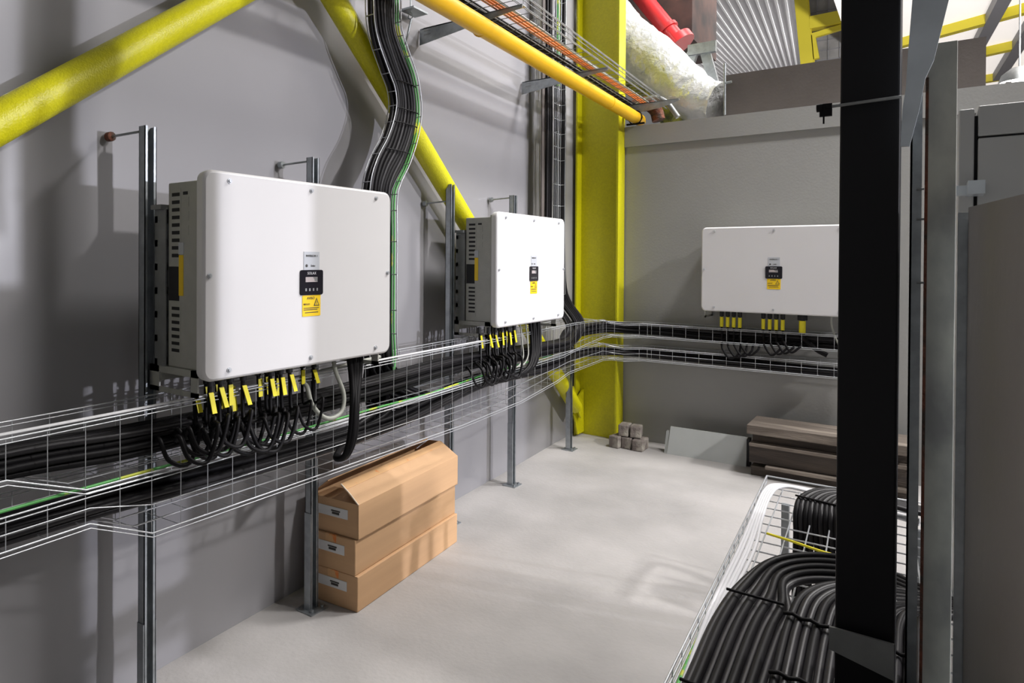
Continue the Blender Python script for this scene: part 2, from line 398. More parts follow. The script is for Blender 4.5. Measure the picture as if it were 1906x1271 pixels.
# ------------------------------------------------------------------ cables
rnd = random.Random(5)
ORD4 = ('leftmost', 'second from left', 'third from left', 'rightmost')
ORD6 = ('leftmost', 'second', 'third', 'fourth', 'fifth', 'rightmost')
def cable(pts, r, m, label, group, n=8, seg=6, name='cable', cat='cable'):
    o = MB().tube(smooth(pts, seg), r, n).build(name, m); T(o, label, cat, group); return o
def bundle(path, n, r, m, label, group, sx=.07, sz=.03, seed=1, wob=.012, rows=2, m2=None):
    """path: points; cables spread sideways (horizontal) and in height"""
    R = random.Random(seed); P = [Vector(p) for p in path]
    nr = (n+rows-1)//rows
    for c in range(n):
        row, k = divmod(c, nr); fx = (k+.5+.5*(row % 2))/nr-.5
        ph1, ph2 = R.uniform(0, 6), R.uniform(0, 6); pts = []
        for i, p in enumerate(P):
            t = (P[min(i+1, len(P)-1)]-P[max(i-1, 0)]).normalized(); a, b = frame(t)
            if abs(t.z) > .8: a, b = Vector((0, 1, 0)), Vector((1, 0, 0))
            pts.append(p + a*(fx*sx*2+wob*math.sin(ph1+i*1.3)) + b*((row-(rows-1)/2)*sz+wob*.6*math.sin(ph2+i*1.7)) )
        cable(pts, r, (m2 if m2 and R.random() < .35 else m), label, group)
A = lambda s, z, d=.305: W(s, d, z)
bundle([A(-1.0, .99), A(-.2, .985), A(.4, .985), A(.75, .985), A(1.05, .965), A(1.35, .958), A(1.7, .945), A(2.05, .94), A(2.4, .945), A(2.8, .955), A(3.2, .95), A(3.6, .93), A(4.05, .918), A(4.5, .91), A(4.85, .95, .22),
        (-2.17, 5.32, .965), (-1.98, 5.50, .955), (-1.7, 5.53, .95), (-1.3, 5.53, .935), (-.9, 5.53, .935), (-.45, 5.53, .935)],
       24, .0112, 'cable_black', 'black cable lying with others in the upper mesh tray under the inverters', 'black cables in the upper wall tray',   .046, .020, 3, rows=4, wob=.005, m2='cable_worn')
bundle([A(-1.0, .825), A(-.2, .82), A(.4, .815), A(.75, .812), A(1.05, .80), A(1.4, .78), A(1.75, .768), A(2.1, .758), A(2.45, .76), A(2.8, .79), A(3.2, .825), A(3.6, .81), A(4.05, .785), A(4.5, .79), A(4.9, .785, .22),
        (-2.17, 5.32, .765), (-1.98, 5.50, .755), (-1.7, 5.53, .75), (-1.2, 5.53, .745), (-.75, 5.53, .735), (-.45, 5.52, .735)],
       16, .0112, 'cable_black', 'black cable lying with others in the lower mesh tray above the boxes', 'black cables in the lower wall tray', .045, .019, 8, rows=3, wob=.005, m2='cable_worn')
cable([A(-1, .885, .385), A(.2, .887, .385), A(1.0, .886, .388), A(1.6, .875, .388), A(2.2, .872, .385), A(2.6, .86, .37), A(3.3, .86, .33), A(4.3, .85, .3)], .0045, 'cable_green',
      'thin green earth cable along the front rim of the lower mesh tray', None)
for k in range(2):
    cable([A(-1, 1.075, .39-.01*k), A(.4, 1.078, .392-.01*k), A(1.2+.05*k, 1.073, .39-.01*k), A(2.2, 1.075, .385-.012*k), A(3.0, 1.068, .375-.01*k), A(3.9, 1.06, .36), A(4.5, 1.05, .33)], .0030, 'cable_white',
          'thin pale data cable clipped to the front rim of the upper mesh tray', 'pale data cables on the upper tray rim')

def tagged(x, y, ztop, loopdy, zlow, n_label, group, r=.0068, tagz=.07, big=False, dx=.02, rl=1, zend=.955):
    """lead dropping from an inverter, looping below the tray bundle and rising back into it"""
    root = empty('tagged_cable', (x, y, ztop), 0, n_label, 'cable', group)
    j = rnd.uniform(-.006, .006)
    L = [(0, 0, .012), (j, 0, -.05), (dx*.4, j, -.15), (dx+.045*rl, loopdy*.12, ztop*-1+zlow+.10), (dx+.052*rl, loopdy*.42, zlow-ztop), (dx+.045*rl, loopdy*.85, zlow-ztop+.02),
         (dx+.03*rl, loopdy*1.0, zlow-ztop+.085), (dx-.03, loopdy*.8, zend-ztop), (dx-.045, loopdy*.4, zend-ztop)]
    MB().tube(smooth(L, 6), r, 8).build('lead', 'cable_black', root)
    MB().tube([(0, 0, .01), (0, 0, -.022)], r*1.75, 8).build('cable_gland', 'vent_black', root)
    tw = rnd.uniform(-.5, .5); c, s = math.cos(tw), math.sin(tw); zz = -.028-rnd.uniform(0, .015); k = .011 if big else .0085
    m = MB(); o = Vector((j+r*1.3, 0, zz)); lean = rnd.uniform(-.012, .016)
    m.hexa([o+Vector((-.0015, -k, 0)), o+Vector((.0015, -k, 0)), o+Vector((.0015, k, 0)), o+Vector((-.0015, k, 0))],
           [o+Vector((.010, -k+lean, -tagz)), o+Vector((.013, -k+lean, -tagz)), o+Vector((.013, k+lean, -tagz)), o+Vector((.010, k+lean, -tagz))])
    m.build('cable_tag', 'tag_yellow', root)
    return root
# nearest inverter
for k in range(8):
    row = k % 2
    tagged(-1.885+.05*row+rnd.uniform(-.01, .01), 1.285+.022*k, 1.128, -.15+.008*(k % 3), .885+.010*(k % 4), 'black cable with a yellow tag in the left cluster under the nearest inverter',
           'left cluster of tagged cables under the nearest inverter', big=k in (4, 6), tagz=.082 if k in (4, 6) else .066)
for k in range(6):
    tagged(-1.875+.045*(k % 2), 1.535+.021*k, 1.128, -.17+.008*(k % 3), .868+.010*(k % 3), ORD6[k]+' yellow-tagged black cable in the middle cluster of six under the nearest inverter', 'middle cluster of tagged cables under the nearest inverter', tagz=.06)
for k in range(2):
    tagged(-1.865+.02*k, 1.735+.04*k, 1.128, -.13, .89+.01*k, ('left', 'right')[k]+' one of two narrow-tagged black cables left of the pale looped cable', 'pair of tagged cables beside the pale looped cable', tagz=.05, r=.0055)
cable([(-1.84, 1.87, 1.15), (-1.83, 1.875, 1.08), (-1.81, 1.90, .99), (-1.80, 1.875, .925), (-1.80, 1.80, .915), (-1.82, 1.745, .97), (-1.84, 1.735, 1.04), (-1.90, 1.76, 1.055), (-1.95, 1.9, 1.06), (-1.97, 2.3, 1.075)], .0085, 'cable_grey',
      'pale grey cable hanging in a U loop beneath the nearest inverter', None, n=10)
for k in range(4):
    a = k*.014
    cable([(-1.84+.01*(k % 2), 1.955+.022*k, 1.16), (-1.82, 1.955+.015*k, 1.05), (-1.79+.006*(k % 2), 1.93+a*.4, .95), (-1.775+.008*(k % 2), 1.90+a*.4, .83), (-1.79, 1.885+a*.3, .755), (-1.85, 1.90+a*.3, .735), (-1.90, 1.99, .745), (-1.94, 2.2, .75)], .0125, 'cable_black',
          'thick black cable in the bunch dropping from the right end of the nearest inverter', 'thick cables from the nearest inverter', n=10)
# middle inverter
for k in range(10):
    tagged(-1.99+.04*(k % 2), 3.17+.036*k, 1.128, -.16+.012*(k % 3), .83+.012*(k % 4), 'black cable with a yellow tag under the left half of the middle inverter', 'tagged cables under the middle inverter', tagz=.07)
for k in range(2):
    cable([(-1.97, 3.60+.07*k, 1.15), (-1.955, 3.60+.07*k, 1.03), (-1.93, 3.57+.06*k, .93), (-1.94, 3.50+.05*k, .88), (-1.99, 3.42, .90)], .0045, 'cable_grey', 'thin grey cable curling below the middle inverter', 'grey cables below the middle inverter')
for k in range(5):
    cable([(-1.98+.01*(k % 2), 3.74+.03*k, 1.16), (-1.965, 3.74+.028*k, 1.04), (-1.94, 3.70+.022*k, .93), (-1.92+.006*(k % 2), 3.60+.018*k, .86), (-1.95, 3.45+.016*k, .82), (-2.02, 3.25, .81), (-2.04, 3.0, .80)], .0115, 'cable_black',
          'thick black cable curving from the middle inverter down to the lower tray', 'thick cables from the middle inverter', n=10)
# back wall inverter
def tagged_back(x, r, group, label, zl, dxl, tag=.075, k=.013, end=None):
    root = empty('tagged_cable', (x, 5.47, 1.13), 0, label, 'cable', group)
    L = end or [(0, 0, .01), (0, 0, -.1), (.005, -.01, -.20), (dxl*.12, -.05, zl-1.13+.07), (dxl*.5, -.065, zl-1.13), (dxl*.9, -.06, zl-1.13+.04), (dxl, -.02, -.21), (dxl+.06, .03, -.19)]
    MB().tube(smooth(L, 6), r, 8).build('lead', 'cable_black', root)
    MB().tube([(0, 0, .01), (0, 0, -.035)], r*1.9, 8).build('cable_gland', 'vent_black', root)
    MB().tube([(0, 0, -.04), (0, -.002, -.04-tag)], k, 10).build('cable_tag', 'tag_yellow', root)
for k in range(4): tagged_back(-1.245+.043*k, .008, 'left group of tagged cables under the back wall inverter', ORD4[k]+' yellow-tagged cable in the left group of four under the back wall inverter', .785+.012*k, .15)
for k in range(4): tagged_back(-.955+.043*k, .008, 'second group of tagged cables under the back wall inverter', ORD4[k]+' yellow-tagged cable in the middle group of four under the back wall inverter', .835+.01*k, .13)
tagged_back(-.70, .017, None, 'thick yellow-tagged black cable ending in a cut stub below the back wall inverter', 0, 0, tag=.085, k=.022,
            end=[(0, 0, .01), (0, 0, -.1), (.01, -.01, -.16), (.05, -.02, -.20), (.10, -.03, -.24), (.16, -.03, -.27)])
cable([(-.52, 5.47, 1.15), (-.52, 5.47, 1.08), (-.50, 5.47, 1.0), (-.47, 5.48, .92)], .006, 'cable_grey', 'thin cable from the last gland of the back wall inverter beside the black post', None)

# ------------------------------------------------------------------ risers
r1 = [(2.43, 3.3), (2.43, 2.95), (2.43, 2.74), (2.445, 2.60), (2.52, 2.48), (2.59, 2.38), (2.615, 2.27), (2.59, 2.16), (2.53, 2.04), (2.45, 1.93), (2.41, 1.82), (2.41, 1.6), (2.41, 1.2), (2.42, 1.03)]
def ladder(name, centre, d, width, label, side=.05, pitch=.10):
    m = MB(); P = [W(s, d, z) for s, z in centre]; S = smooth(P, 5)
    def offs(a, dx): 
        out = []
        for i, p in enumerate(S):
            t = (S[min(i+1, len(S)-1)]-S[max(i-1, 0)]).normalized(); nrm = Vector((0, -t.z, t.y)).normalized()
            if nrm.y < 0: nrm = -nrm
            out.append(p+nrm*a+Vector((dx, 0, 0)))
        return out
    for a in (-width/2, -width/4, 0, width/4, width/2): m.tube(offs(a, 0), .0025, 6)
    for a in (-width/2, width/2): m.tube(offs(a, side), .0028, 6)
    e0, e1, f0, f1 = offs(-width/2, 0), offs(width/2, 0), offs(-width/2, side), offs(width/2, side)
    acc = 0; last = S[0]
    for i, p in enumerate(S):
        acc += (p-last).length; last = p
        if i == 0 or acc >= pitch:
            acc = 0; m.tube([f0[i], e0[i], e1[i], f1[i]], .0025, 6)
    return T(m.build(name, 'zinc_wire'), label, 'cable tray')
ladder('wire_mesh_tray', r1, .205, .20, 'vertical wire mesh tray snaking down behind the nearest inverter, full of black cables')
R = random.Random(11)
def split_tail(k, n, s0):
    z = .90
    if k % 2: return [W(s0+.01*k, .20, .93), W(s0+.06, .24, .80+.008*k), W(s0+.22, .28, .755+.006*k), W(s0+.50, .30, .79), W(s0+.9, .30, .83)]
    return [W(s0, .20, .93), W(s0-.03, .25, .81+.006*k), W(s0-.15, .30, .755+.005*k), W(s0-.45, .30, .765), W(s0-.8, .30, .77)]
for k in range(16):
    fx = ((k % 9)-4)/9*.20+(.01 if k >= 9 else 0); dep = .216+(.020 if k >= 9 else 0)
    pts = []
    for i, (s, z) in enumerate(r1):
        a, b = r1[max(i-1, 0)], r1[min(i+1, len(r1)-1)]; t = Vector((b[0]-a[0], b[1]-a[1])).normalized(); nn = Vector((-t.y, t.x))
        if nn.x < 0: nn = -nn
        pts.append(W(s+nn.x*fx, dep+.004*math.sin(i+k), z+nn.y*fx))
    pts += split_tail(k, 12, 2.43+fx)
    cable(pts, .0118, 'cable_black' if k % 3 else 'cable_worn', 'black cable in the vertical riser that snakes down behind the nearest inverter', 'black cables in the snaking riser')
for k in range(2):
    pts = []
    for i, (s, z) in enumerate(r1):
        a, b = r1[max(i-1, 0)], r1[min(i+1, len(r1)-1)]; t = Vector((b[0]-a[0], b[1]-a[1])).normalized(); nn = Vector((-t.y, t.x))
        if nn.x < 0: nn = -nn
        pts.append(W(s+nn.x*(.104+.006*k), .225+.01*k, z+nn.y*.104))
    cable(pts+[W(2.5, .25, .95)], .0045, 'cable_green', 'green earth cable on the right edge of the snaking riser', 'green earth cables on the snaking riser')
# cable ties across riser
for s, z in ((2.59, 2.38), (2.615, 2.25), (2.60, 2.18), (2.53, 2.04)):
    T(MB().tube([W(s-.095, .245, z), W(s-.05, .257, z), W(s+.05, .257, z), W(s+.095, .245, z)], .003, 6).build('cable_tie', 'cable_black'), 'black cable tie strapped around the snaking riser of cables', 'cable tie', 'ties on the snaking riser')

r2 = [(4.745, 3.7), (4.74, 3.2), (4.745, 2.6), (4.74, 2.1), (4.745, 1.7), (4.76, 1.25)]
ladder('wire_mesh_tray', r2, .14, .12, 'straight vertical wire mesh tray beside the yellow column, passing behind the middle inverter', side=.04)
for k in range(9):
    ps = 4.60+.036*k+(.03 if k > 2 else -.02)
    cable([W(ps, .12+.012*(k % 2), 3.7), W(ps+.01, .12, 3.0), W(ps, .13, 2.6), W(ps+.008, .125, 2.0), W(ps, .13, 1.6), W(ps+.02, .15, 1.25), W(ps+.10, .25, 1.05), W(ps+.03, .28, .96), W(ps-.25, .29, .93-.006*k), W(ps-.7, .29, .935)], .012, 'cable_black' if k % 4 else 'cable_worn',
          'black cable in the straight riser beside the yellow column', 'black cables in the straight riser')
for k in range(2):
    cable([W(4.70+.035*k, .155, 3.7), W(4.70+.035*k, .155, 3.2), W(4.705+.035*k, .155, 2.85)], .006, 'cable_green', 'green earth cable at the top of the straight riser', 'green cables at the top of the straight riser')
T(MB().box(W(4.53, .10, 1.25), W(4.635, .115, 3.7)).build('cover_strip', 'duct_brown'), 'dark flat cover strip along the left of the straight cable riser', 'cover strip')

# ------------------------------------------------------------------ gas pipe, arms and overhead tray
G = [Vector((-1.70, 1.2, 2.715)), Vector((-1.80, 2.0, 2.715)), Vector((-1.88, 3.65, 2.715)), Vector((-1.962, 5.66, 2.715))]
gp = T(MB().tube(G, .049, 28).build('gas_pipe', 'gas_yellow'), 'orange-yellow gas pipe running overhead from the top of the photo to the back wall', 'pipe')
MB().tube([G[3], G[3]+Vector((0, .03, 0)), G[3]+Vector((.01, .07, -.01))], .05, 24, radii=[.0495, .046, .026]).build('end_cap', 'gas_yellow', gp)
for y in (2.95, 4.9): 
    f = (y-3.65)/(5.66-3.65); c = G[2]+(G[3]-G[2])*f
    MB().tube([c+Vector((0, -.006, 0)), c+Vector((0, .006, 0))], .0515, 24).build('weld_ring', 'gas_yellow', gp)
m = MB(); ring = [(-1.958+.057*math.cos(a*PI/8), 5.55, 2.715+.057*math.sin(a*PI/8)) for a in range(17)]
m.tube(ring, .005, 6).box((-2.03, 5.54, 2.655), (-1.88, 5.56, 2.668))
T(m.build('pipe_clamp', 'cable_black'), 'dark ring clamp holding the yellow gas pipe on top of the back wall', 'clamp')
def arm(y, L, label, x0=None):
    x0 = W(y, 0, 0).x if x0 is None else x0
    t = empty('cantilever_arm', (x0, y, 2.78), 0, label, 'bracket')
    MB().prism([(0, 0, -.042), (0, 0, .040), (.03, 0, .052), (L, 0, .046), (L, 0, .030), (.32, 0, -.006)], (0, .004, 0)).box((0, 0, .044), (L-.0, .045, .050)).build('bracket_arm', 'galvanised', t)
    MB().box((.03, -.001, .008), (.075, .0, .014)).box((.03, -.001, .030), (.075, .0, .034)).build('slots', 'dull_steel', t)
arm(3.06, .66, 'galvanised cantilever arm carrying the overhead tray, the nearer one at the top of the photo')
arm(4.40, .66, 'galvanised cantilever arm carrying the overhead tray, the middle one left of the column')
arm(5.56, .46, 'farthest galvanised cantilever arm, fixed to the yellow column beside the end of the gas pipe', -2.069)
ot = [(-2.03-.04*(y-3), y) for y in (1.4, 2.4, 3.4, 4.4, 5.4, 5.9)]
tray('wire_mesh_tray', ot, .34, [2.838]*6, [2.90]*6, 'overhead wire mesh tray resting on cantilever arms beside the yellow gas pipe', 'dull_steel', .1, .0025, 5)
for k in range(4):
    cable([(-1.80+.02*k, 1.4, 2.852), (-1.83+.018*k, 2.6, 2.852), (-1.86+.022*k, 3.4, 2.852), (-1.90+.018*k, 4.4, 2.852), (-1.93+.02*k, 5.3, 2.852), (-1.93+.02*k, 5.85, 2.83)], .007, 'cable_orange' if k < 3 else 'cable_grey',
          'orange cable in the overhead mesh tray' if k < 3 else 'pale grey cable beside the orange ones in the overhead mesh tray', 'orange cables in the overhead tray' if k < 3 else None)
for k in range(6):
    cable([(-1.99+.022*k, 1.4, 2.855), (-2.0+.02*k, 2.6, 2.850+.01*(k % 2)), (-2.03+.022*k, 3.4, 2.853), (-2.06+.02*k, 4.4, 2.85+.01*(k % 2)), (-2.09+.02*k, 5.3, 2.853), (-2.10+.02*k, 5.85, 2.85)], .0075, 'cable_black',
          'black cable in the overhead mesh tray', 'black cables in the overhead tray')

# hanging rod with eye left of arms
T(MB().tube([W(2.90, .05, 3.5), W(2.90, .05, 2.86)], .004, 6).tube([W(2.90, .05+.016*math.cos(a*PI/5), 2.845+.016*math.sin(a*PI/5)) for a in range(11)], .003, 6)
  .box(W(2.87, .0, 2.875), W(3.0, .10, 2.885)).tube([W(2.90, .055, 2.83), W(2.87, .03, 2.66)], .006, 6).build('eye_rod', 'galvanised'), 'small galvanised rod with an eye hanging by the wall right of the snaking riser', 'rod')

# ------------------------------------------------------------------ cardboard boxes
def carton(cx, cy, z, L, D, H, rz, label, open_=False):
    t = empty('cardboard_box', (cx, cy, z), rz, label, 'box', None)
    # local: y along length, x depth (+x front)
    k = .0035
    if not open_:
        MB().box((-D/2, -L/2, 0), (D/2, L/2, H)).build('carton', 'cardboard', t, bevel=.004)
        MB().box((-.03, -L/2-.001, H-.03), (.03, L/2+.001, H+.001)).build('packing_tape', 'tape', t)
    else:
        m = MB()
        m.box((-D/2, -L/2, 0), (D/2, L/2, k)).box((D/2-k, -L/2, 0), (D/2, L/2, H)).box((-D/2, -L/2, 0), (-D/2+k, L/2, H)).box((-D/2, -L/2, 0), (D/2, -L/2+k, H)).box((-D/2, L/2-k, 0), (D/2, L/2, H))
        m.build('carton', 'cardboard', t)
        fw = D*.47; an = math.radians(33)
        c, s_ = math.cos(an), math.sin(an)
        m = MB(); m.hexa([(D/2, -L/2, H), (D/2-fw*c, -L/2+.012, H+fw*s_), (D/2-fw*c-.002, -L/2+.012, H+fw*s_-k), (D/2-.004, -L/2, H-k)],
                         [(D/2, L/2, H), (D/2-fw*c, L/2-.015, H+fw*s_), (D/2-fw*c-.002, L/2-.015, H+fw*s_-k), (D/2-.004, L/2, H-k)])
        ff = m.build('front_flap', 'cardboard', t)
        m = MB(); p0, p1 = Vector((D/2-fw*c, 0, H+fw*s_)), Vector((D/2-fw*c*.72, 0, H+fw*s_*.72)); n_ = Vector((s_, 0, c))*.0012
        m.hexa([p0+n_+Vector((0, -L/2+.012, 0)), p1+n_+Vector((0, -L/2+.009, 0)), p1+Vector((0, -L/2+.009, 0)), p0+Vector((0, -L/2+.012, 0))],
               [p0+n_+Vector((0, L/2-.015, 0)), p1+n_+Vector((0, L/2-.011, 0)), p1+Vector((0, L/2-.011, 0)), p0+Vector((0, L/2-.015, 0))]); m.build('torn_tape', 'tape', ff)
        m = MB(); e = Vector((0, -L/2-.0005, 0)); P = [Vector((D/2, 0, H)), Vector((D/2-fw*c, .012, H+fw*s_))]
        m.tube([P[0]+e, (P[0]+P[1])/2+e+Vector((0, .004, 0)), P[1]+e], .0028, 6); m.build('cut_edge', 'cardboard_edge', ff)
        m = MB(); a2 = math.radians(38); c2, s2 = math.cos(a2), math.sin(a2); f2 = D*.42
        m.hexa([(-D/2, -L/2, H), (-D/2+.003, -L/2, H), (-D/2+f2*c2+.003, -L/2+.01, H+f2*s2), (-D/2+f2*c2, -L/2+.01, H+f2*s2+k)],
               [(-D/2, L/2, H), (-D/2+.003, L/2, H), (-D/2+f2*c2+.003, L/2-.02, H+f2*s2), (-D/2+f2*c2, L/2-.02, H+f2*s2+k)]); m.build('back_flap', 'cardboard', t)
        m = MB()
        m.hexa([(-D/2+.02, -L/2, H), (D/2-.02, -L/2, H), (D/2-.02, -L/2+k, H), (-D/2+.02, -L/2+k, H)],
               [(-D/2+.05, -L/2+.10, H+.012), (D/2-.07, -L/2+.10, H+.012), (D/2-.07, -L/2+.10+k, H+.012), (-D/2+.05, -L/2+.10+k, H+.012)]); m.build('end_flap', 'cardboard', t)
        m = MB()
        m.hexa([(D/2-.001, L/2-.004, H), (-D/2+.01, L/2-.004, H), (-D/2+.01, L/2, H), (D/2-.001, L/2, H)],
               [(D/2-fw*c*.95, L/2-.010, H+fw*s_*.95), (-D/2+.09, L/2-.010, H+fw*s_*.9), (-D/2+.09, L/2-.006, H+fw*s_*.9), (D/2-fw*c*.95, L/2-.006, H+fw*s_*.95)]); m.build('end_flap', 'cardboard', t)
    # sticker on the near end
    st = MB().box((-D/2+.02, -L/2-.002, H*.50), (D/2-.058, -L/2-.0005, H*.50+.042)).build('sticker', 'paper', t)
    m = MB()
    for a, b, zz, h in ((.055, .095, .52, .010), (.050, .10, .60, .006)): m.box((D/2-b-.05, -L/2-.003, H*zz+.008), (D/2-a-.05, -L/2-.0015, H*zz+.008+h))
    m.build('print', 'ink', st)
    return t
AN = math.atan(.079)
def cpos(front_off=0, along=0):
    a, b = Vector((-1.939, 2.125)), Vector((-2.007, 2.989)); t = (b-a).normalized(); n = Vector((t.y, -t.x))
    c = (a+b)/2 - n*(.135-front_off) + t*along; return c
for i, (fo, al, lab, op) in enumerate([(.0, 0, 'brown cardboard box on the floor at the bottom of the stack of three', False), (-.014, .0, 'brown cardboard box in the middle of the stack of three', False),
                                       (-.006, .012, 'open brown cardboard box with raised flaps on top of the stack', True)]):
    c = cpos(fo, al); carton(c.x, c.y, .153*i, .866, .27, .1525, AN, lab, op)

# ------------------------------------------------------------------ things along the back wall
blocks = [((-2.00, 5.33, 0), (.085, .15, .095)), ((-1.915, 5.36, 0), (.08, .15, .09)), ((-1.825, 5.35, 0), (.085, .16, .088)), ((-1.955, 5.36, .095), (.08, .13, .092)), ((-1.865, 5.37, .093), (.085, .12, .09))]
lb = ['dark concrete block on the floor touching the foot of the yellow column', 'middle concrete block of the bottom row beside the yellow column', 'concrete block at the right end of the small pile beside the column', 'upper left concrete block of the pile beside the column', 'upper right pale-topped concrete block of the pile beside the column']
for i, ((x, y, z), (a, b, c)) in enumerate(blocks):
    o = MB().box((-a/2, -b/2, 0), (a/2, b/2, c)).build('concrete_block', 'block', bevel=.008); o.location = (x, y, z); o.rotation_euler = (0, 0, .1*(i-2)); T(o, lb[i], 'block')
t = empty('metal_panel', (-1.33, 5.36, 0), .02, 'pale grey folded metal panel leaning upright against the foot of the back wall', 'panel')
m = MB(); m.hexa([(-.285, 0, 0), (.285, 0, 0), (.285, .012, 0), (-.285, .012, 0)], [(-.275, .06, .205), (.285, .06, .205), (.285, .072, .205), (-.275, .072, .205)]); m.build('sheet', 'sheet_grey', t)
MB().hexa([(-.31, .01, 0), (-.285, 0, 0), (-.285, .03, 0), (-.31, .04, 0)], [(-.308, .062, .165), (-.283, .06, .165), (-.283, .09, .165), (-.308, .09, .165)]).build('folded_edge', 'sheet_grey', t)
MB().box((.285, .02, .0), (.305, .10, .20)).build('edge_rail', 'vent_black', t)
for x0, y0_, z0, z1, mt, lab in ((-.98, 5.20, 0, .066, 'dark_wood', 'dark wooden beam at the bottom of the timber pile by the back wall'),
                          (-.88, 5.14, .066, .09, 'old_wood', 'thin pale board low in the timber pile by the back wall'),
                          (-.99, 5.19, .09, .212, 'dark_wood', 'thick dark wooden beam in the middle of the timber pile'),
                          (-.985, 5.15, .212, .236, 'old_wood', 'thin pale board above the thick dark beam of the timber pile'),
                          (-.975, 5.22, .236, .298, 'dark_wood', 'dark recessed beam under the top plank of the timber pile'),
                          (-1.0, 5.15, .298, .362, 'old_wood', 'pale weathered plank on top of the timber pile by the back wall')):
    o = MB().box((x0, y0_, z0+.0005), (-.05, 5.50, z1-.0005)).build('timber_plank', mt, bevel=.004); T(o, lab, 'plank')

# ------------------------------------------------------------------ beyond the back wall
# insulated duct elbow
cl = [at(1120, 40, y=6.35), at(1165, 85, y=6.3), at(1215, 118, y=6.2), at(1262, 158, y=6.12), at(1300, 185, y=6.05), at(1338, 192, y=6.0)]
S = smooth(cl, 10); m = MB(); n = 40; vs = []; a = None
for i, p in enumerate(S):
    t_ = (S[min(i+1, len(S)-1)]-S[max(i-1, 0)]).normalized()
    if a is None: a, b = frame(t_)
    else: a = (a-t_*a.dot(t_)).normalized(); b = a.cross(t_)
    f = i/(len(S)-1); r0 = .30*(1-f)+.17*f
    for k in range(n):
        q = 2*PI*k/n; rr = r0*(1+.07*noise.noise(Vector((math.cos(q)*2.2, math.sin(q)*2.2, i*.34)))+.03*noise.noise(Vector((math.cos(q)*6, math.sin(q)*6, i*.9))))
        vs.append(p+(a*math.cos(q)+b*math.sin(q))*rr)
m.add(vs, [(i*n+k, i*n+(k+1) % n, (i+1)*n+(k+1) % n, (i+1)*n+k) for i in range(len(S)-1) for k in range(n)], 0, True)
m.add(vs[-n:], [tuple(range(n))])
du = T(m.build('insulated_duct', 'foil'), 'crumpled silver foil insulated duct bending down behind the yellow column', 'duct')
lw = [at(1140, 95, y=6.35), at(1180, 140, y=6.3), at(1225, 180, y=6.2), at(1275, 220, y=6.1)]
MB().tube(smooth(lw, 8), .16, 16).build('reflection_tube', 'yellow_reflection', du)  # added tube whose colour stands in for yellow reflected under the duct
# red pipe
rp = [at(1168, -40, y=6.9), at(1195, -5, y=6.9), at(1262, 78, y=6.9)]
t = T(MB().tube(rp, .085, 20).build('red_pipe', 'red_paint'), 'red pipe slanting down behind the silver duct', 'pipe')
d_ = (rp[2]-rp[1]).normalized()
MB().tube([rp[2]-d_*.03, rp[2]+d_*.05], .15, 20).tube([rp[2]-d_*.20, rp[2]-d_*.16], .105, 20).build('flange', 'red_paint', t)
# dark unit above
p, q = at(1150, -60, y=7.2), at(1288, 70, y=7.2)
T(MB().box((p.x-.3, 7.2, q.z), (q.x, 8.2, p.z+.5)).build('dark_housing', 'soot'), 'dark brown equipment housing above the red pipe at the top of the photo', 'housing')
# steel bracket
p = at(1290, 82, y=6.6); q = at(1322, 150, y=6.6)
T(MB().box((p.x-.05, 6.6, p.z-.10), (p.x+.20, 6.66, p.z)).prism([at(1302, 96, y=6.62), at(1318, 84, y=6.62), at(1342, 170, y=6.62), at(1322, 170, y=6.62)], (0, .05, 0)).prism([at(1288, 84, y=6.62), at(1300, 90, y=6.62), at(1288, 128, y=6.62), at(1270, 110, y=6.62)], (0, .05, 0)).build('steel_bracket', 'galvanised'),
  'grey angled steel bracket between the silver duct and the corrugated cladding', 'bracket')
# brown trunking with upright rod
p0, p1 = at(1350, 142, y=5.8), at(1350, 218, y=5.8)
T(MB().box((p0.x, 5.8, 2.655), (.32, 6.3, 3.02)).build('trunking', 'duct_brown'), 'long dark brown trunking lying on top of the back wall', 'trunking')
T(MB().tube([at(1349, 118, y=5.77), at(1349, 214, y=5.77)], .009, 8).tube([at(1349, 155, y=5.77), at(1362, 152, y=5.77)], .01, 8).build('upright_rod', 'galvanised'), 'thin green-grey rod standing at the left end of the brown trunking', 'rod')
T(MB().tube(smooth([at(1165, 222, y=5.74), at(1178, 200, y=5.75), at(1200, 192, y=5.78), at(1220, 205, y=5.8), at(1226, 224, y=5.8)], 6), .055, 14).build('rusty_elbow', 'rust'), 'rust brown pipe elbow at the end of the yellow gas pipe', 'pipe')
T(MB().tube(smooth([at(1185, 196, y=5.72), at(1215, 182, y=5.72), at(1240, 190, y=5.72), at(1262, 218, y=5.72)], 6), .022, 10).build('steel_hose', 'dull_steel'), 'dull steel hose curving over the rusty elbow', 'hose')
# corrugated cladding: a sloping sheet whose ribs run away from the viewer
VPd = (Fw+Rt*((1504-CX)/FPX)-Up*((260-PY)/FPX)).normalized()
Aa = EYEP+(at(1400, 190, y=9)-EYEP)*4.3; Bb = EYEP+(at(1497, 190, y=9)-EYEP)*4.4
m = MB(); NT = 240; vs = []
nrm = (Bb-Aa).cross(VPd).normalized()
for i in range(NT+1):
    f = i/NT; base = Aa+(Bb-Aa)*f; ph = (f*20) % 1
    h = .0 if ph < .30 else (.15*(ph-.30)/.15 if ph < .45 else (.15 if ph < .75 else .15*(1-(ph-.75)/.25)))
    Lb = (Aa-EYEP).length*(.775-.015*f)
    for g in (-Lb, 0, 1.0): vs.append(base+VPd*g+nrm*h)
m.add(vs, [(i*3+j, (i+1)*3+j, (i+1)*3+j+1, i*3+j+1) for i in range(NT) for j in range(2)])
o = m.build('wall_upper', 'cladding'); structure(o)
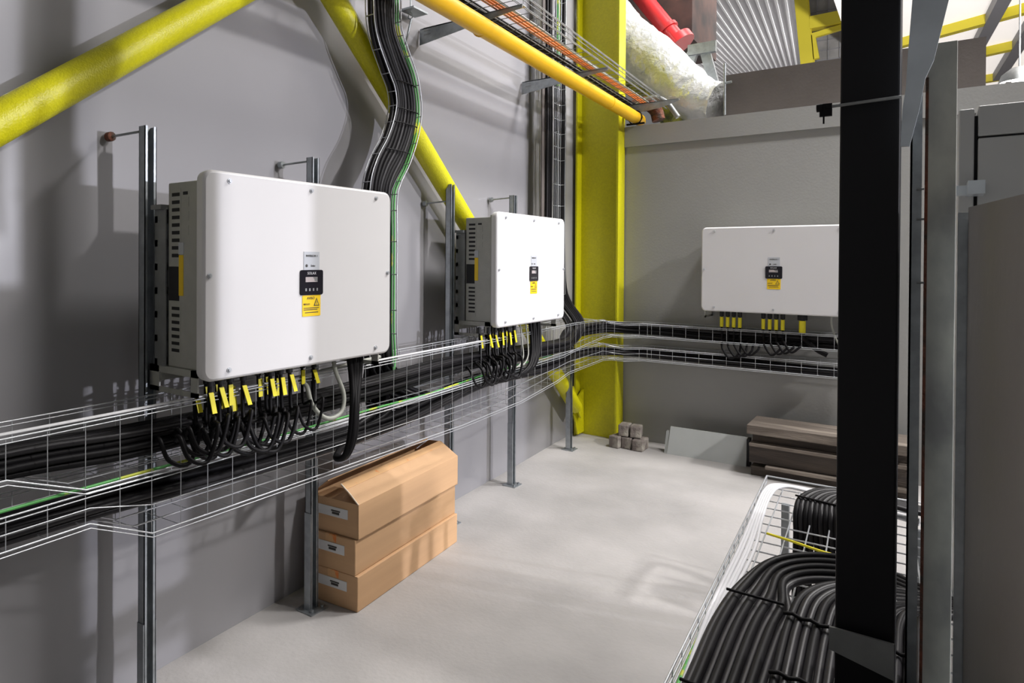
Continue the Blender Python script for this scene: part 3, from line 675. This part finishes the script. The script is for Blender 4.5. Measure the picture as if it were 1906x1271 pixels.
# yellow frame by the cladding
def bar(a, b, w_, m_='purlin_yellow', name='frame_member', parent=None):
    a, b = Vector(a), Vector(b); t_ = (b-a).normalized(); x, y = frame(t_)
    mm = MB(); mm.hexa([a+x*w_+y*w_, a-x*w_+y*w_, a-x*w_-y*w_, a+x*w_-y*w_], [b+x*w_+y*w_, b-x*w_+y*w_, b-x*w_-y*w_, b+x*w_-y*w_]); return mm.build(name, m_, parent)
Y = 38
root = empty('yellow_steel_frame', at(1505, 108, y=Y), 0, 'yellow steel frame at the right end of the corrugated cladding', 'frame')
for a, b, w_ in (((1490, -20), (1505, 140), .28), ((1498, -20), (1513, 140), .13), ((1508, 45), (1575, 32), .3), ((1510, 68), (1575, 48), .12), ((1512, 66), (1520, 110), .13)):
    o = bar(at(*a, y=Y), at(*b, y=Y), w_, parent=root); o.matrix_parent_inverse = Matrix.Translation(root.location).inverted()
p, q = at(1500, -40, y=39), at(1600, 160, y=39)
gw = T(MB().box((p.x, 39, q.z), (q.x+1, 39.2, p.z)).build('grey_partition', 'far_wall'), 'dim grey partition seen through the yellow frame', 'partition')
m = MB()
for k in range(9): x = p.x+.5*k; m.box((x, 38.9, q.z), (x+.03, 38.95, p.z))
for k in range(9): z = q.z+.5*k; m.box((p.x, 38.9, z), (p.x+3, 38.95, z+.03))
m.build('mesh_guard', 'purlin_grey', gw)
# roof purlins, on the roof plane z=6.95
def rp_(u, v): return at(u, v, z=11.8)
pl = [((1650, 88), (1950, 5)), ((1650, 138), (1950, 71)), ((1650, 178), (1950, 128))]
for i, (a, b) in enumerate(pl):
    a, b = rp_(*a), rp_(*b); t_ = (b-a).normalized()
    o = bar(a-t_*3, b+t_*6, .2, name='roof_purlin'); T(o, ['upper', 'middle', 'lower'][i]+' of the three yellow purlins under the white roof at top right', 'purlin')
for i, (a, b) in enumerate((((1783, 155), (1880, -30)), ((1858, 142), (1960, -20)))):
    a, b = rp_(*a), rp_(*b); o = bar(a, b, .23, 'purlin_grey', name='roof_beam'); T(o, ['long dark roof beam crossing the yellow purlins', 'dark roof beam near the right edge of the photo'][i], 'beam')
p = at(1897, 152, y=14)
lt = empty('high_bay_lamp', p, 0, 'glowing round high bay lamp near the right edge of the photo', 'lamp')
MB().tube([(0, 0, 0), (0, 0, .12), (0, 0, .22)], .2, 20, radii=[.26, .22, .10]).build('reflector', 'dull_steel', lt)
MB().tube([(0, 0, -.10), (0, 0, -.02), (0, 0, .0)], .2, 20, radii=[.12, .22, .24]).build('bulb', 'lamp_glow', lt)
MB().tube([(0, 0, .2), (0, 0, 11.98-p.z)], .012, 6).build('suspension_rod', 'dull_steel', lt)

# ------------------------------------------------------------------ right side
# black post
t = empty('black_post', (-.099, 1.81, 0), 0, 'tall black post crossing the whole photo in front of the back wall inverter', 'post')
MB().box((-.055, -.06, 0), (.055, .06, 4.2)).build('shaft', 'post_black', t, bevel=.004)
MB().box((-.09, -.10, 0), (.09, .10, .012)).build('base_plate', 'dull_steel', t)
# threaded rod with beam clamp across the post
a, b = at(1520, 202, y=1.735), at(1678, 180, y=1.735)
t = T(MB().tube([a, b], .0035, 8).build('threaded_rod', 'dull_steel'), 'thin threaded rod with a small clamp crossing the black post near its top', 'rod')
m = MB(); d_ = (b-a).normalized()
m.tube([a, a+d_*.012], .009, 8).tube([a+d_*.018, a+d_*.026], .007, 6); m.box(a+Vector((.006, -.004, -.02)), a+Vector((.03, .004, .008))); m.tube([a+Vector((.014, 0, -.02)), a+Vector((.014, 0, -.036))], .002, 6)
m.build('clamp', 'cable_black', t)
# steel strap at the foot of the post
P = [at(1543, 1166, y=1.72), at(1664, 1200, y=1.72), at(1664, 1268, y=1.72), at(1543, 1208, y=1.72)]
T(MB().prism(P, (0, .006, 0)).build('steel_strap', 'dull_steel'), 'grey steel strap bolted across the foot of the black post', 'strap')
# angle post and concrete post
YA = 1.9
xa, xb = at(1691, 600, y=YA).x, at(1713, 600, y=YA).x
T(MB().box((xa, YA, 0), (xb, YA+.004, 2.0)).box((xa, YA, 0), (xa+.004, YA+.04, 2.0)).build('angle_post', 'galvanised'), 'narrow galvanised angle post between the black post and the stained post', 'post')
xc, xd = at(1722, 600, y=YA).x, at(1777, 600, y=YA).x
t = empty('stained_post', ((xc+xd)/2, YA, 0), 0, 'mottled grey-green flat post with dark stains, beside the brown cabinet', 'post')
MB().box((xc-(xc+xd)/2, 0, 0), (xd-(xc+xd)/2, .05, at(1750, 79, y=YA).z)).build('shaft', 'concrete_post', t, bevel=.002)
MB().box((xc-(xc+xd)/2-.004, -.003, .3), (xc-(xc+xd)/2+.002, .04, at(1722, 145, y=YA).z)).build('edge_strip', 'rust', t)
for v in (352, 408, 526):
    p = at(1714, v, y=YA-.005); m = MB().tube([(p.x-(xc+xd)/2-.008, -.006, p.z), (p.x-(xc+xd)/2+.006, -.006, p.z)], .0025, 8); m.build('screw', 'dull_steel', t)
# galvanised sloping plate
yp = 1.70
P = [at(u, v, y=yp) for u, v in ((1703, -60), (1778, -60), (1766, 0), (1738, 112), (1722, 146), (1686, 165), (1690, 100))]
t = T(MB().prism(P, (0, .01, 0)).build('galvanised_plate', 'bluish_steel'), 'shiny bluish galvanised plate hanging down from the top beside the black post', 'plate')
P = [at(u, v, y=yp) for u, v in ((1686, 165), (1722, 146), (1712, 200), (1693, 272), (1676, 272), (1680, 200))]
MB().prism(P, (0, .01, 0)).build('lower_wedge', 'bluish_steel', t)
# brown cabinet at right
def cabx(y, x0=.145): return x0-.043*(y-1.8)
CT = at(1800, 386, y=1.8).z
m = MB().hexa([(cabx(1.35), 1.35, 0), (.95, 1.35, 0), (.95, 1.8, 0), (cabx(1.8, at(1800, 600, y=1.8).x), 1.8, 0)], [(cabx(1.35), 1.35, CT), (.95, 1.35, CT), (.95, 1.8, CT), (cabx(1.8, at(1800, 600, y=1.8).x), 1.8, CT)])
t = empty('brown_cabinet', (.5, 1.55, 0), 0, 'large grey-brown metal cabinet side filling the right edge of the photo', 'cabinet')
o = m.build('cabinet_side', 'cabinet_brown', t); o.matrix_parent_inverse = Matrix.Translation(t.location).inverted()
xe, xf = at(1781, 600, y=1.83).x, at(1800, 600, y=1.83).x
o = MB().box((xe, 1.81, 0), (xf+.2, 1.85, CT-.01)).build('corner_post', 'galvanised', t); o.matrix_parent_inverse = Matrix.Translation(t.location).inverted()
# light cabinet behind
Yc = 2.6
z1, z2, zs = at(1800, 203, y=Yc).z, at(1860, 193, y=Yc).z, at(1860, 252, y=Yc).z
x0, x1, x2 = at(1784, 300, y=Yc).x, at(1813, 300, y=Yc).x, at(1820, 300, y=Yc).x
t = empty('light_cabinet', (x1+.3, Yc+.2, 0), 0, 'pale grey cabinet with a dark vertical gap behind the brown cabinet', 'cabinet')
for nm, m, mt in (('side_panel', MB().box((x0, Yc, 0), (x1, Yc+.5, z1)), 'cabinet_light'), ('gap', MB().box((x1, Yc+.02, 0), (x2, Yc+.4, z1-.02)), 'vent_black'),
                  ('upper_door', MB().box((x2, Yc, zs+.003), (x2+.7, Yc+.5, z2)), 'cabinet_light'), ('lower_door', MB().box((x2, Yc, 0), (x2+.7, Yc+.5, zs-.003)), 'cabinet_light'), ('seam', MB().box((x2+.002, Yc+.01, zs-.004), (x2+.7, Yc+.3, zs+.004)), 'vent_black')):
    o = m.build(nm, mt, t, bevel=0 if nm in ('gap', 'seam') else .004); o.matrix_parent_inverse = Matrix.Translation(t.location).inverted()
P = at(1802, 336, y=2.5); Q = at(1824, 360, y=2.5)
T(MB().box((P.x, 2.5, Q.z), (Q.x+.012, 2.603, P.z)).box((P.x-.03, 2.54, Q.z), (P.x, 2.57, P.z-.01)).build('pipe_bracket', 'bluish_steel'), 'small pale blue-grey bracket between the two cabinets at right', 'bracket')
p, q = at(1770, 160, y=5.8), at(1882, 215, y=5.8)
T(MB().box((.42, 5.8, 2.656), (q.x, 6.3, at(1880, 152, y=5.8).z)).build('trunking', 'duct_brown'), 'short dark brown trunking seen above the pale cabinet at right', 'trunking')

# ------------------------------------------------------------------ low tray with cables
def lx(y): return -.405-.053*y
# rim wires: a shallow basket standing on feet
t = empty('low_wire_tray', (-.2, 2.4, 0), 0, 'low wire mesh cable tray in the bottom right corner, holding white and black cables', 'cable tray')
Zt, Zb, y0, y1, WT = .5, .45, .9, 3.50, .62
m = MB()
for k in range(10):
    xo = WT*k/9; m.tube([(lx(y0)+xo, y0, Zb), (lx(y1)+xo, y1, Zb)], .0028, 6)
for xo in (0, WT):
    for z in (Zt, (Zt+Zb)/2): m.tube([(lx(y0)+xo, y0, z), (lx(y1)+xo, y1, z)], .0035, 6)
yy = y0
while yy <= y1+.001:
    m.tube([(lx(yy), yy, Zt), (lx(yy), yy, Zb-.003), (lx(yy)+WT, yy, Zb-.003), (lx(yy)+WT, yy, Zt)], .0028, 6); yy += .1
m.tube([(lx(y1), y1, Zt), (lx(y1)+WT, y1, Zt)], .0035, 6)
o = m.build('mesh', 'zinc_wire', t); o.matrix_parent_inverse = Matrix.Translation(t.location).inverted()
for yy in (1.2, 3.3):
    for xo in (.10, WT-.05):
        o = MB().box((lx(yy)+xo-.015, yy-.015, 0), (lx(yy)+xo+.015, yy+.015, Zb-.003)).build('leg', 'galvanised', t); o.matrix_parent_inverse = Matrix.Translation(t.location).inverted()
for k in range(5):
    e = .012+.0085*k
    pts = [(lx(.9)+e+.05, .9, .475), (lx(1.6)+e+.02, 1.6, .477), (lx(2.1)+e*1.1, 2.1, .478), (lx(2.6)+e*(1.4-.1*(k % 2)), 2.6, .482), (lx(3.0)+e, 3.0, .485), (lx(3.3)+e, 3.3, .487), (lx(3.40)+e+.03, 3.43-e*.5, .488), (lx(3.4)+.16, 3.46-e, .488), (lx(3.4)+.36, 3.42-e*1.6, .487), (lx(3.4)+.58, 3.33-e*1.6, .485)]
    cable(pts, .0062, 'cable_white', 'white cable following the left rim of the low tray and turning at its far corner', 'white cables in the low tray', n=10)
cable([(lx(.9)+.03, .9, .462), (lx(1.8)+.012, 1.8, .462), (lx(2.6)+.012, 2.6, .462), (lx(3.1)+.012, 3.1, .462), (lx(3.38)+.02, 3.38, .462)], .006, 'cable_green', 'green and yellow earth cable at the left rim of the low tray', None)
# outer bunch bending from the right towards the camera along the rim
for k in range(9):
    e = .0205*k; zz = .50+.012*(k % 2)
    pts = [(.30, 2.28-e*.3, zz+.05), (.05, 2.40-e*.5, zz+.05), (-.12, 2.50-e*.9, zz+.06), (-.26, 2.52-e*1.2, zz+.05), (-.39+e*.4, 2.44-e*1.1, zz+.03), (-.45+e*.9, 2.24-e*.6, zz+.01), (-.465+e*.95, 2.0, zz), (-.45+e*.9, 1.7, zz), (-.43+e*.9, 1.3, zz), (-.41+e*.9, .9, zz)]
    cable(pts, .0115, 'cable_black' if k % 2 else 'cable_worn', 'thick black cable in the outer bunch bending round the low tray toward the camera', 'outer bunch of black cables in the low tray', n=10)
# inner row of parallel cables
for k in range(14):
    e = .0235*k; zz = .515+.004*(k % 2)
    pts = [(.36, 2.32-e*.25, zz+.07), (.12, 2.33-e*.28, zz+.07), (-.05+e*.35, 2.30-e*.3, zz+.07), (-.19+e*.65, 2.26-e*.3, zz+.065), (-.265+e*.86, 2.17-e*.18, zz+.05), (-.285+e*.93, 2.05-e*.1, zz+.02), (-.285+e*.93, 1.9, zz), (-.28+e*.93, 1.7, zz-.03), (-.27+e*.93, 1.4, zz-.045), (-.26+e*.93, .95, zz-.045)]
    cable(pts, .0115, 'cable_worn' if k % 3 else 'cable_black', 'thick dark cable in the neat inner row strapped side by side in the low tray', 'inner row of dark cables in the low tray', n=10)
# far group dropping through the mesh
for k in range(10):
    e = .019*k; zz = .50
    pts = [(.20, 3.32-e*.4, zz+.03), (.0, 3.32-e*.4, zz+.03), (-.16+e*.3, 3.32-e*.5, zz+.045), (-.32+e*.6, 3.28-e*.5, zz+.05), (-.40+e*.85, 3.20-e*.3, zz+.03), (-.415+e*.95, 3.12-e*.2, zz-.01), (-.41+e*.95, 3.08, zz-.10), (-.41+e*.9+.02*(k//4), 3.06, .25), (-.41+e*.85+.035*(k//4), 3.05, .04)]
    cable(pts, .0105, 'cable_worn' if k % 2 else 'cable_black', 'dark cable in the far group that bends and drops through the low tray', 'far group of dark cables in the low tray', n=10)
# ties
def tie(pts, r, label, group): T(MB().tube(pts, r, 6).build('cable_tie', 'cable_black'), label, 'cable tie', group)
tie([(-.30+.022*k, 2.05-.004*k, .552+(.006 if k % 2 else 0)) for k in range(14)], .005, 'black cable tie across the bend of the inner cable row in the low tray', None)
tie([(-.295+.022*k, 1.80, .515+(.006 if k % 2 else 0)) for k in range(14)], .005, 'black cable tie across the straight part of the inner cable row', None)
tie([(-.465+.022*k, 2.13, .538) for k in range(8)], .004, 'black cable tie around the outer cable bunch where it bends', None)
tie([(-.455+.022*k, 1.62, .528) for k in range(8)], .004, 'black cable tie around the outer cable bunch at the bottom of the photo', None)
tie([(-.425+.02*k, 3.17-.004*k, .535) for k in range(10)], .004, 'black cable tie across the far cable group in the low tray', None)
# ochre cable hanging by the post and yellow one across the mesh
cable([(-.06, 2.2, .60), (-.085, 2.05, .585), (-.10, 1.9, .56), (-.10, 1.6, .55), (-.095, 1.3, .54)], .0095, 'cable_grey', 'olive grey cable lying on the dark row close to the black post', None)
cable([(-.48, 2.86, .462), (-.38, 2.83, .463), (-.28, 2.80, .462), (-.16, 2.79, .462)], .005, 'tag_yellow', 'thin yellow cable lying across the low tray mesh', None)
